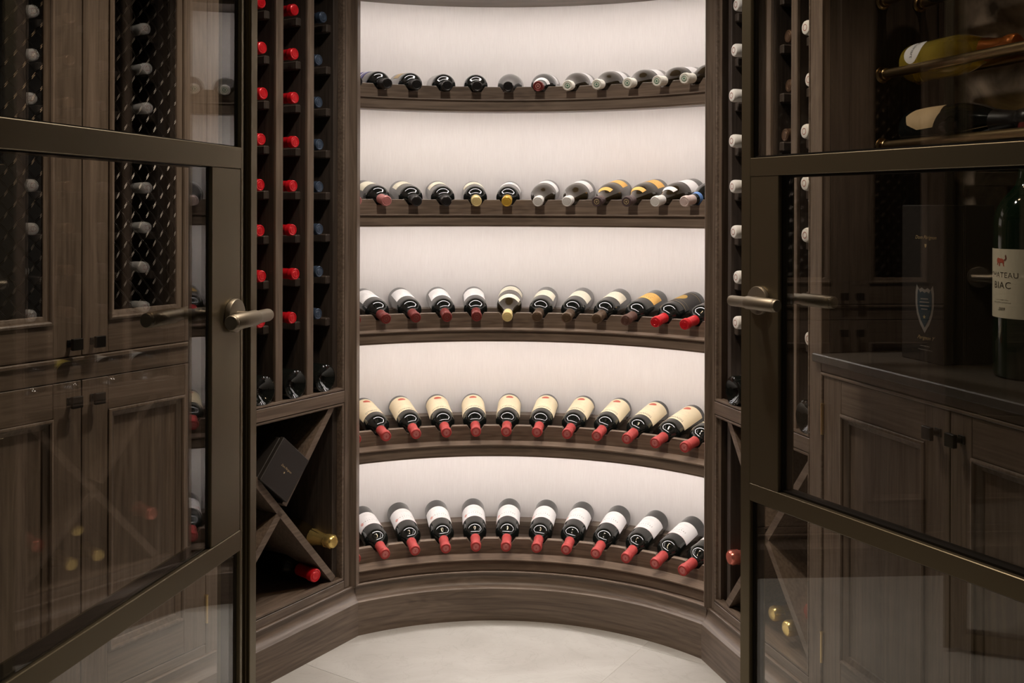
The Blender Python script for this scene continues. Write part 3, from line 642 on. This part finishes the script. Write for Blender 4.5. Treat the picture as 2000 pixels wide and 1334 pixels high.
# ------------------------------------------------------------------ cabinet doors
MOULD = [(0, .0), (0, -.0035), (.0020, -.0055), (.0055, -.0060), (.0085, -.0040), (.0095, .0000), (.0125, .0015), (.0150, .0040), (.0185, .0055), (.0205, .0085), (.0205, .012)]
def panel_door(root, S, t0, t1, z0, z1, px0, px1, pz0, pz1, knob, grille=False, hinge_t=None):
    d = MB(S)
    d.box(t0, px0, 0, .020, z0, z1); d.box(px1, t1, 0, .020, z0, z1)
    door = d.build('door', WV, root)
    r = MB(S); r.box(px0-.0002, px1+.0002, .0002, .020, z0, pz0); r.box(px0-.0002, px1+.0002, .0002, .020, pz1, z1); r.build('door_rail', WX, door)
    m = MB(S); m.frame(px0, px1, pz0, pz1, MOULD); m.build('moulding', WV, door, True)
    if not grille:
        p = MB(S); p.box(px0+.002, px1-.002, .010, .018, pz0+.002, pz1-.002, 0); p.build('panel', WV, door)
    else:
        g = MB(S); x0, x1 = px0+.016, px1-.016; y0, y1 = pz0+.016, pz1-.016; sx, sz = .0195, .0225; k = sz/sx
        def seg(c, sgn, yd, off):
            # line z = y0 + c + sgn*k*(x-x0), clipped
            pts = []
            xs = sorted([x0, x1]+[x0+(0-c)/(sgn*k), x0+(y1-y0-c)/(sgn*k)])
            xs = [x for x in xs if x0-1e-9 <= x <= x1+1e-9 and -1e-9 <= c+sgn*k*(x-x0) <= y1-y0+1e-9]
            if len(xs) >= 2 and xs[-1]-xs[0] > .002:
                a, b = xs[0], xs[-1]; n = max(1, int((b-a)/sx+.5)); prev = None
                # crimped wire: dips at every crossing
                steps = n*2
                for q in range(steps+1):
                    x = a+(b-a)*q/steps; z = y0+c+sgn*k*(x-x0); y = yd+.0017*(1 if q % 2 == 0 else -1)
                    if prev: g.rod(prev, (x, y, z+off), .00065, 4, False)
                    prev = (x, y, z+off)
        nn = int((y1-y0+(x1-x0)*k)/(2*sz))+2
        for i in range(-2, nn+1):
            for off in (0, .0042):
                seg(i*2*sz-(x1-x0)*k*0, 1, .008, off) if False else None
                seg(i*2*sz-int((x1-x0)/sx/2+1)*2*sz+off, 1, .0075, 0)
                seg(i*2*sz+off, -1, .0092, 0)
        tag(g.build('wire_grille', WIRE, door, True), kind='stuff')
    if knob:
        kx, kz = knob; q = MB(S); q.box(kx-.0125, kx+.0125, -.030, -.021, kz-.0125, kz+.0125, .001); q.rod((kx, -.022, kz), (kx, 0, kz), .0055, 10); q.box(kx-.008, kx+.008, -.003, 0, kz-.008, kz+.008, .0005)
        q.build('knob', BLACKM, door)
    if hinge_t:
        for hz in (z0+.085, z1-.10):
            q = MB(S); q.rod((hinge_t, -.003, hz-.033), (hinge_t, -.003, hz+.033), .0034, 10); q.lathe([(0, 0), (.0042, 0), (.0042, .004), (0, .005)], 8, Matrix.Translation((hinge_t, -.003, hz+.033))); q.build('hinge', HINGE, door, True)
    return door
# left: tall cabinet, grille doors above, panelled doors below
M, S = SIDE['L']
tc = empty('tall_cabinet', M, label='tall dark oak cabinet with wire grille doors over panelled doors behind left glass', cat='cabinet')
DW = .3409; doors = [(.5346, .8735), (.8755, 1.2145), (1.2265, 1.5655), (1.5675, 1.9065)]; END = 1.9085
m = MB(S); m.box(.5340, 1.96, .0, .022, .143, .1655); m.box(.5340, 1.96, 0, .022, .8745, .9255); m.box(.5340, 1.96, 0, .022, 2.28, 2.35); m.build('face_rail', WX, tc)
m = MB(S); m.box(.5340, 1.96, -.006, .004, .9160, .9255, .002); m.build('bead', WX, tc)
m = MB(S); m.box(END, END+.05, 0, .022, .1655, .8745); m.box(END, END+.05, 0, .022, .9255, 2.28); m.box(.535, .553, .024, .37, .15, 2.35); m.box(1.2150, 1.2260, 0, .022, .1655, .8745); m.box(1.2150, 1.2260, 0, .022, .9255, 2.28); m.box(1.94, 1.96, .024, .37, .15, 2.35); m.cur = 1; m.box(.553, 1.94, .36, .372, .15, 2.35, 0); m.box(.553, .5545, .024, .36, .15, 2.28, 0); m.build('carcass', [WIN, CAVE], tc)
for j, (a, b) in enumerate(doors):
    kx = b-.0265 if j % 2 == 0 else a+.0265
    if j % 2 == 0: p0, p1 = a+.0654, b-.0645
    else: p0, p1 = a+.0665, b-.0655
    panel_door(tc, S, a, b, .1680, .8725, p0, p1, .2500, .7980, (kx, .8310), hinge_t=(a-.001 if j % 2 == 0 else b+.001))
    dd = panel_door(tc, S, a, b, .9275, 2.275, p0, p1, .9990, 2.19, (kx, .9560), grille=True, hinge_t=(a-.001 if j % 2 == 0 else b+.001))
# right: base cabinet
M, S = SIDE['R']
bc = empty('base_cabinet', M, label='dark oak base cabinet with square knobs under the worktop behind right glass', cat='cabinet')
m = MB(S); m.box(.5310, 1.44, 0, .022, .143, .1655); m.box(.5310, 1.44, 0, .022, .8840, .9040); m.build('face_rail', WX, bc)
m = MB(S); m.frame(.5325, 1.358, .1665, .8830, [(0, .02), (0, -.002), (.0012, -.0035), (.0040, -.0040), (.0065, -.0025), (.0072, .001), (.0072, .02)]); m.build('bead', WX, bc, True)
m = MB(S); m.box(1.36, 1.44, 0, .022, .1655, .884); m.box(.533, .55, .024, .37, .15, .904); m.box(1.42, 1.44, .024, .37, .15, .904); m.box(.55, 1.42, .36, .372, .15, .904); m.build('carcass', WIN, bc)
for j, (a, b, p0, p1) in enumerate(((.5405, .9432, .6060, .8760), (.9452, 1.3502, 1.0000, 1.2880))):
    panel_door(bc, S, a, b, .1745, .8755, p0, p1, .2560, .8020, (.9432-.030 if j == 0 else .9452+.030, .8290), hinge_t=(a-.001 if j == 0 else b+.001))
wt = MB(S); wt.box(.5100, 1.46, -.012, .372, .9045, .9240, .0025)
wto = wt.build('worktop', COUNTER, M=M); tag(wto, 'dark stone worktop with slim edge on the right base cabinet', 'worktop')
# niche above the worktop
ni = empty('display_niche', M, label='dark panelled oak niche with antiqued mirror back above the right worktop', cat='niche')
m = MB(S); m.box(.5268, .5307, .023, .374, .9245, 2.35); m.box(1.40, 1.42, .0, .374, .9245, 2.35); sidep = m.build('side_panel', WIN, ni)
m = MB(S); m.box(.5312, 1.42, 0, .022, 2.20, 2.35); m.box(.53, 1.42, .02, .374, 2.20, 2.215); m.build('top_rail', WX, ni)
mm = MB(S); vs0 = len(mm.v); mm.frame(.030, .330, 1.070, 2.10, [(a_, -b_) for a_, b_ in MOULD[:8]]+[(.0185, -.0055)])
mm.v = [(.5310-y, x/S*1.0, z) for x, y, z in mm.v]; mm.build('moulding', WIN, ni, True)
m = MB(S); m.box(.5320, 1.3990, .360, .366, .9245, 2.20, 0); m.build('mirror_panel', MIRR, ni)
# brass rails
for zi, (z, txt) in enumerate(((1.3990, 'lowest'), (1.5640, 'middle'), (1.7340, 'highest'))):
    for di, dd_ in enumerate((.160, .262)):
        m = MB(S); m.rod((.5310, dd_, z), (1.3995, dd_, z), .0110, 20)
        rr = m.build('brass_rail', BRASS, smooth=True, M=M); tag(rr, '%s %s brass rail across the mirrored niche' % (txt, 'front' if di == 0 else 'rear'), 'rail', 'brass rails in the niche')
        m = MB(S); m.lathe([(0, 0), (.0185, 0), (.0195, .002), (.0185, .004), (.0140, .0065), (.0135, .015), (.0145, .017), (.0135, .019), (.011, .0195)], 24, Matrix.Translation((.5310, dd_, z)) @ Matrix.Rotation(pi/2, 4, 'Y')); m.build('flange', BRASS, rr, True)
def rail_bottle(t0, z, spec, label, sc=1.0):
    rb = PROF['champagne'][1]*sc; hz = sqrt((rb+.0112)**2-.051**2); base = M @ Vector((t0, .211, z+hz)); ax = (M.to_3x3() @ Vector((1, 0, 0)))
    o = bottle(spec, lieM(base, ax, up=(M.to_3x3() @ Vector((0, -.80, .60)))) @ Matrix.Scale(sc, 4), label, 'champagne bottles on the brass rails', name='champagne_bottle'); return o
o = rail_bottle(.575, 1.5640, B('champagne', 'copper_foil', glass=CLEAR), 'clear gold champagne bottle with copper foil lying on the middle brass rails')
q = MB(); R_ = .0444; cyl_shape(q, R_, 0, .045, oval(.036, .027, 28)); l = q.build('label', PW, o, normals=False)
q = MB(); vs_, fs, _ = text_mesh('Ruinart', .0155, INK, .1); q.add([(-sin(x/.0447)*.0447, cos(x/.0447)*.0447, .045+y) for x, y, z in vs_], fs); q.build('print', INK, l, normals=False)
o = rail_bottle(.580, 1.3990, B('champagne', 'black'), 'black champagne bottle with kraft shield label lying on the lowest brass rails', 1.12)
q = MB(); cyl_shape(q, R_, 0, .060, [(-.030, .045), (0, .055), (.030, .045), (.032, .0), (.020, -.030), (0, -.042), (-.020, -.030), (-.032, 0)]); q.build('label', PK, o, normals=False)
rail_bottle(.640, 1.7340, B('champagne', 'gold_foil'), 'gold-foiled champagne bottle lying on the highest brass rails')

pk = MB(S); pk.lathe([(.032, 0), (.034, -.006), (.030, -.010), (.027, -.008)], 24, Matrix.Translation((1.02, .17, 2.199))); pko = pk.build('puck_light', BRASS, smooth=True, M=M); tag(pko, 'small brass puck light under the top of the mirrored niche', 'lamp')
pk = MB(S); pk.lathe([(0, -.0075), (.028, -.0075)], 20, Matrix.Translation((1.02, .17, 2.199))); pk.build('lens', DLM, pko)
ld = bpy.data.lights.new('puck_lamp', 'SPOT'); ld.energy = 5.0; ld.spot_size = radians(120); ld.spot_blend = .8; ld.shadow_soft_size = .02; ld.color = (1, .74, .5)
lo = bpy.data.objects.new('puck_lamp', ld); COL.objects.link(lo); lo.location = M @ Vector((1.02, .17, 2.185))
# coffret on the worktop
cb = MB(S); cb.box(-.066, .066, 0, .132, 0, .338, .002)
co = cb.build('gift_box', BOXM, M=M @ Matrix.Translation((.686, .145, .9242))); tag(co, 'tall black champagne coffret with blue shield standing on the right worktop', 'box')
giftbox_text(co, Matrix.Translation((.012, -.0006, .268)), 'Dom Pérignon', .0112, INKGO)
def flat(par, pts, mat, nm, y=-.0006):
    m = MB(); n = len(pts); cx_ = sum(p[0] for p in pts)/n; cz_ = sum(p[1] for p in pts)/n
    m.add([(cx_, y, cz_)]+[(x, y, z) for x, z in pts], [(0, 1+i, 1+(i+1) % n) for i in range(n)]); return m.build(nm, mat, par, normals=False)
def shield(w, h, cx_, cz_):
    half = [(0, h*.36), (w*.16, h*.40), (w*.30, h*.36), (w*.44, h*.46), (w*.5, h*.30), (w*.5, h*.05), (w*.42, -h*.16), (w*.25, -h*.36), (0, -h*.54)]
    return [(cx_+x, cz_+z) for x, z in half]+[(cx_-x, cz_+z) for x, z in half[-2:0:-1]]
flat(co, shield(.0065, .009, .012, .2505), INKGO, 'small_shield')
em = flat(co, shield(.058, .104, .010, .118), INKSI, 'shield_emblem', -.0006)
flat(em, shield(.045, .082, .010, .119), INKDB, 'shield_field', -.0012)
for zz, w_ in ((.134, .024), (.127, .030), (.119, .028), (.112, .020)):
    flat(em, [(.010-w_/2, zz), (.010+w_/2, zz+.001), (.010+w_/2, zz+.0035), (.010-w_/2, zz+.0025)], INKSI, 'shield_line', -.0016)
flat(em, [(.010+(.005 if i % 2 == 0 else .0022)*sin(i*pi/5), .097+(.005 if i % 2 == 0 else .0022)*cos(i*pi/5)) for i in range(10)], INKGO, 'star', -.0016)
giftbox_text(co, Matrix.Translation((.012, -.0006, .052)), 'Perignon Y', .0115, INKGO, shear=.6)
m = MB(); rg = random.Random(3)
for zz, w_ in ((.033, .030), (.025, .044)):
    x = .012-w_/2
    while x < .012+w_/2: m.add([(x, -.0006, zz), (x+.0012, -.0006, zz), (x+.0012, -.0006, zz+.0022), (x, -.0006, zz+.0022)], [(0, 1, 2, 3)]); x += rg.uniform(.002, .0032)
m.build('small_print', INKG, co, normals=False)

# double magnum
Mw = M @ Matrix.Translation((.915, .2115, .9242)); face = Vector((-Mw.translation.x, -Mw.translation.y)).normalized(); 
axy = (M.to_3x3().inverted() @ Vector((face.x, face.y, 0))).normalized(); rotz = atan2(axy.y, axy.x)-pi/2
dm = MB(); dm.lathe([(0, .03), (.03, .02), (.052, .002), (.058, 0), (.0635, .003), (.066, .012), (.066, .292), (.0650, .310), (.0600, .330), (.0500, .349), (.0370, .364), (.0270, .376), (.0220, .392), (.0200, .415), (.0195, .48), (.0215, .485), (.0215, .498), (.0, .5)], 56)
dmo = dm.build('wine_bottle', plain('dark_green_glass', (0.006, 0.016, 0.008), 0.06, 0, 0.6, 0.3), smooth=True, M=Mw @ Matrix.Rotation(rotz, 4, 'Z')); tag(dmo, 'large dark double magnum with cream label standing on the right worktop', 'bottle')
m = MB(); m.lathe([(.0206, .40), (.0204, .48), (.0222, .484), (.0222, .499), (.0, .5012)], 32); m.build('capsule', FOIL['wine_red'], dmo, True)
q = MB(); cyl_patch(q, .0664, 95, .118, .252, 50); l = q.build('label', PI, dmo, normals=False)
LA = .84
q = MB()
for txt, s_, z in (('CHATEAU', .0148, .2010), ('BIAC', .0190, .1810)): 
    vs_, fs, _ = text_mesh(txt, s_, INK, 0, None, 1.12); q.add([(-sin(x/.0668-LA)*.0668, cos(x/.0668-LA)*.0668, z+y) for x, y, zz in vs_], fs)
for w_, s_, z in ((.034, .0026, .1530), (.044, .0026, .1480)): scribble(q, w_, s_, z, .0668, int(z*1000), a0=-LA)
vs_, fs, _ = text_mesh('2009', .0085, INK, .35); q.add([(-sin(x/.0668-LA)*.0668, cos(x/.0668-LA)*.0668, .1350+y) for x, y, zz in vs_], fs)
q.build('print', INK, l, normals=False)
def lion(pts, mat, nm, r=.0669):
    m = MB(); n = len(pts)
    m.add([(-sin(x/r-LA)*r, cos(x/r-LA)*r, .2275+z) for x, z in pts], [tuple(range(n))]); m.build(nm, mat, l, normals=False)
lion([(-.013, .000), (-.012, .005), (-.008, .0075), (-.004, .006), (.002, .0055), (.006, .004), (.007, .0), (.0065, -.006), (.008, -.009), (.005, -.009), (.004, -.004), (.001, -.002), (-.003, -.003), (-.004, -.009), (-.0065, -.009), (-.006, -.003), (-.009, -.003), (-.010, -.007), (-.012, -.007), (-.011, -.002)], INKR, 'lion_emblem')
lion([(.006, .003), (.010, .006), (.009, .011), (.011, .014), (.012, .011), (.013, .006), (.009, .001)], INKBR, 'lion_tail')

# ------------------------------------------------------------------ glass doors
pl, pr = radians(12.5), radians(28.72)
eL = Vector((sin(pl), cos(pl))); mL = Vector((-cos(pl), sin(pl))); eR = Vector((-sin(pr), cos(pr))); mR = Vector((cos(pr), sin(pr)))
def glass_door(n, S, M, w0, wbar, w1, lock0, astr, rose, lab, piv, yp, rot):
    """x = S*w along the door, y through its thickness (0 = camera side face)"""
    root = empty('door_%d' % n, M, label=lab, kind='structure')
    def P(nm, *bx, c=.0012, mat=BRONZE):
        m = MB(S)
        for b in bx: m.box(*b, c)
        return m.build(nm, mat, root)
    TOPZ = 2.25
    if astr:
        P('meeting_stile', (wbar, wbar+.0094, 0, .045, .010, TOPZ), (wbar+.0094, w1, .011, .045, .010, TOPZ)); P('astragal', (w1-.0005, w1+.0245, -.001, .006, .010, TOPZ), (w1-.0005, w1+.004, .006, .045, .010, TOPZ))
    else: P('meeting_stile', (wbar, w1, 0, .045, .010, TOPZ))
    P('hinge_stile', (w0, w0+.034, 0, .045, .010, TOPZ))
    rails = [(.010, .055), (.6415, .6780), (1.3210, 1.3590), (1.985, 2.022), (TOPZ-.045, TOPZ)]
    for z0, z1 in rails: P('rail', (w0+.034, wbar+.0008, -.0006, .045, z0, z1))
    P('lock_panel', (lock0, wbar, .0004, .045, .678, 1.321))
    # gaskets and panes
    for (a, b), (c_, d) in zip(rails, rails[1:]):
        x1 = lock0 if abs(b-.678) < .01 else wbar
        g = MB(S); g.frame(w0+.034, x1, b, c_, [(0, .0075), (.0025, .0075), (.0025, .036), (0, .036)] if n == 1 else [(0, .010), (.0045, .010), (.0045, .036), (0, .036)]); g.build('gasket', BLACKM, root)
        p = MB(S); p.box(w0+.036, x1-.002, 0, .004, b+.002, c_-.002, 0)
        p.v = [(S*piv+(x-S*piv)*cos(rot)-y*sin(rot), yp+y*cos(rot)+(x-S*piv)*sin(rot), z) for x, y, z in p.v]; p.build('glass_pane', PANE, root)
    # lever handles, one each face
    for s_, y0 in ((-1, 0.0), (1, .045)):
        h = MB(S); Mz = Matrix.Translation((rose, y0, 1.063)) @ Matrix.Rotation(pi/2 if s_ < 0 else -pi/2, 4, 'X')
        h.lathe([(0, 0), (.0290, 0), (.0295, .001), (.0295, .0075), (.0285, .0092), (.0250, .0098), (0, .0098)], 40, Mz)
        h.lathe([(.0085, .0098), (.0082, .040), (.0095, .046), (.0095, .056)], 20, Mz)
        ho = h.build('lever_handle', HANDLE, root, True)
        yy = y0+s_*.055; wf = rose+.030; wn = rose-.108
        g = MB(S); rot = Matrix.Rotation(-pi/2, 4, 'Y')
        g.lathe([(0, 0), (.0060, .0008), (.0104, .004), (.0112, .008), (.0112, .048), (.0130, .052), (.0134, .054), (.0134, .128), (.0125, .1295), (.0118, .1310), (.0125, .1325), (.0125, .1360), (.0112, .1380), (.0, .1380)], 28, Matrix.Translation((wf, yy, 1.063)) @ rot)
        g.build('grip', HANDLE, ho, True)
    return root
ML_ = frameM(mL*.85, eL); MR_ = frameM(mR*1.43, -eR)
glass_door(1, 1, ML_, .945, 1.6042, 1.6398, 1.5050, True, 1.5760, 'left bronze-framed glass door standing open with lever handle', 1.5, .0065, radians(.3))
glass_door(2, -1, MR_, .895, 1.5689, 1.5970, 1.4875, False, 1.5400, 'right bronze-framed glass door standing open with lever handle', 1.2, .0205, radians(1.3))

# ceiling downlights
for i, (p, w, ang) in enumerate(DOWN):
    m = MB(); m.lathe([(.030, .018), (.034, -.002), (.048, -.004), (.050, 0), (.050, .002)], 28); o = m.build('downlight', BLACKM, smooth=True, M=Matrix.Translation((p[0], p[1], 2.520)))
    tag(o, ['recessed round downlight nearest the curved alcove', 'recessed round downlight over the left door', 'recessed round downlight over the right door'][i], 'lamp', 'ceiling downlights')
    m = MB(); m.lathe([(0, .016), (.031, .016)], 24); m.build('lens', DLM, o)
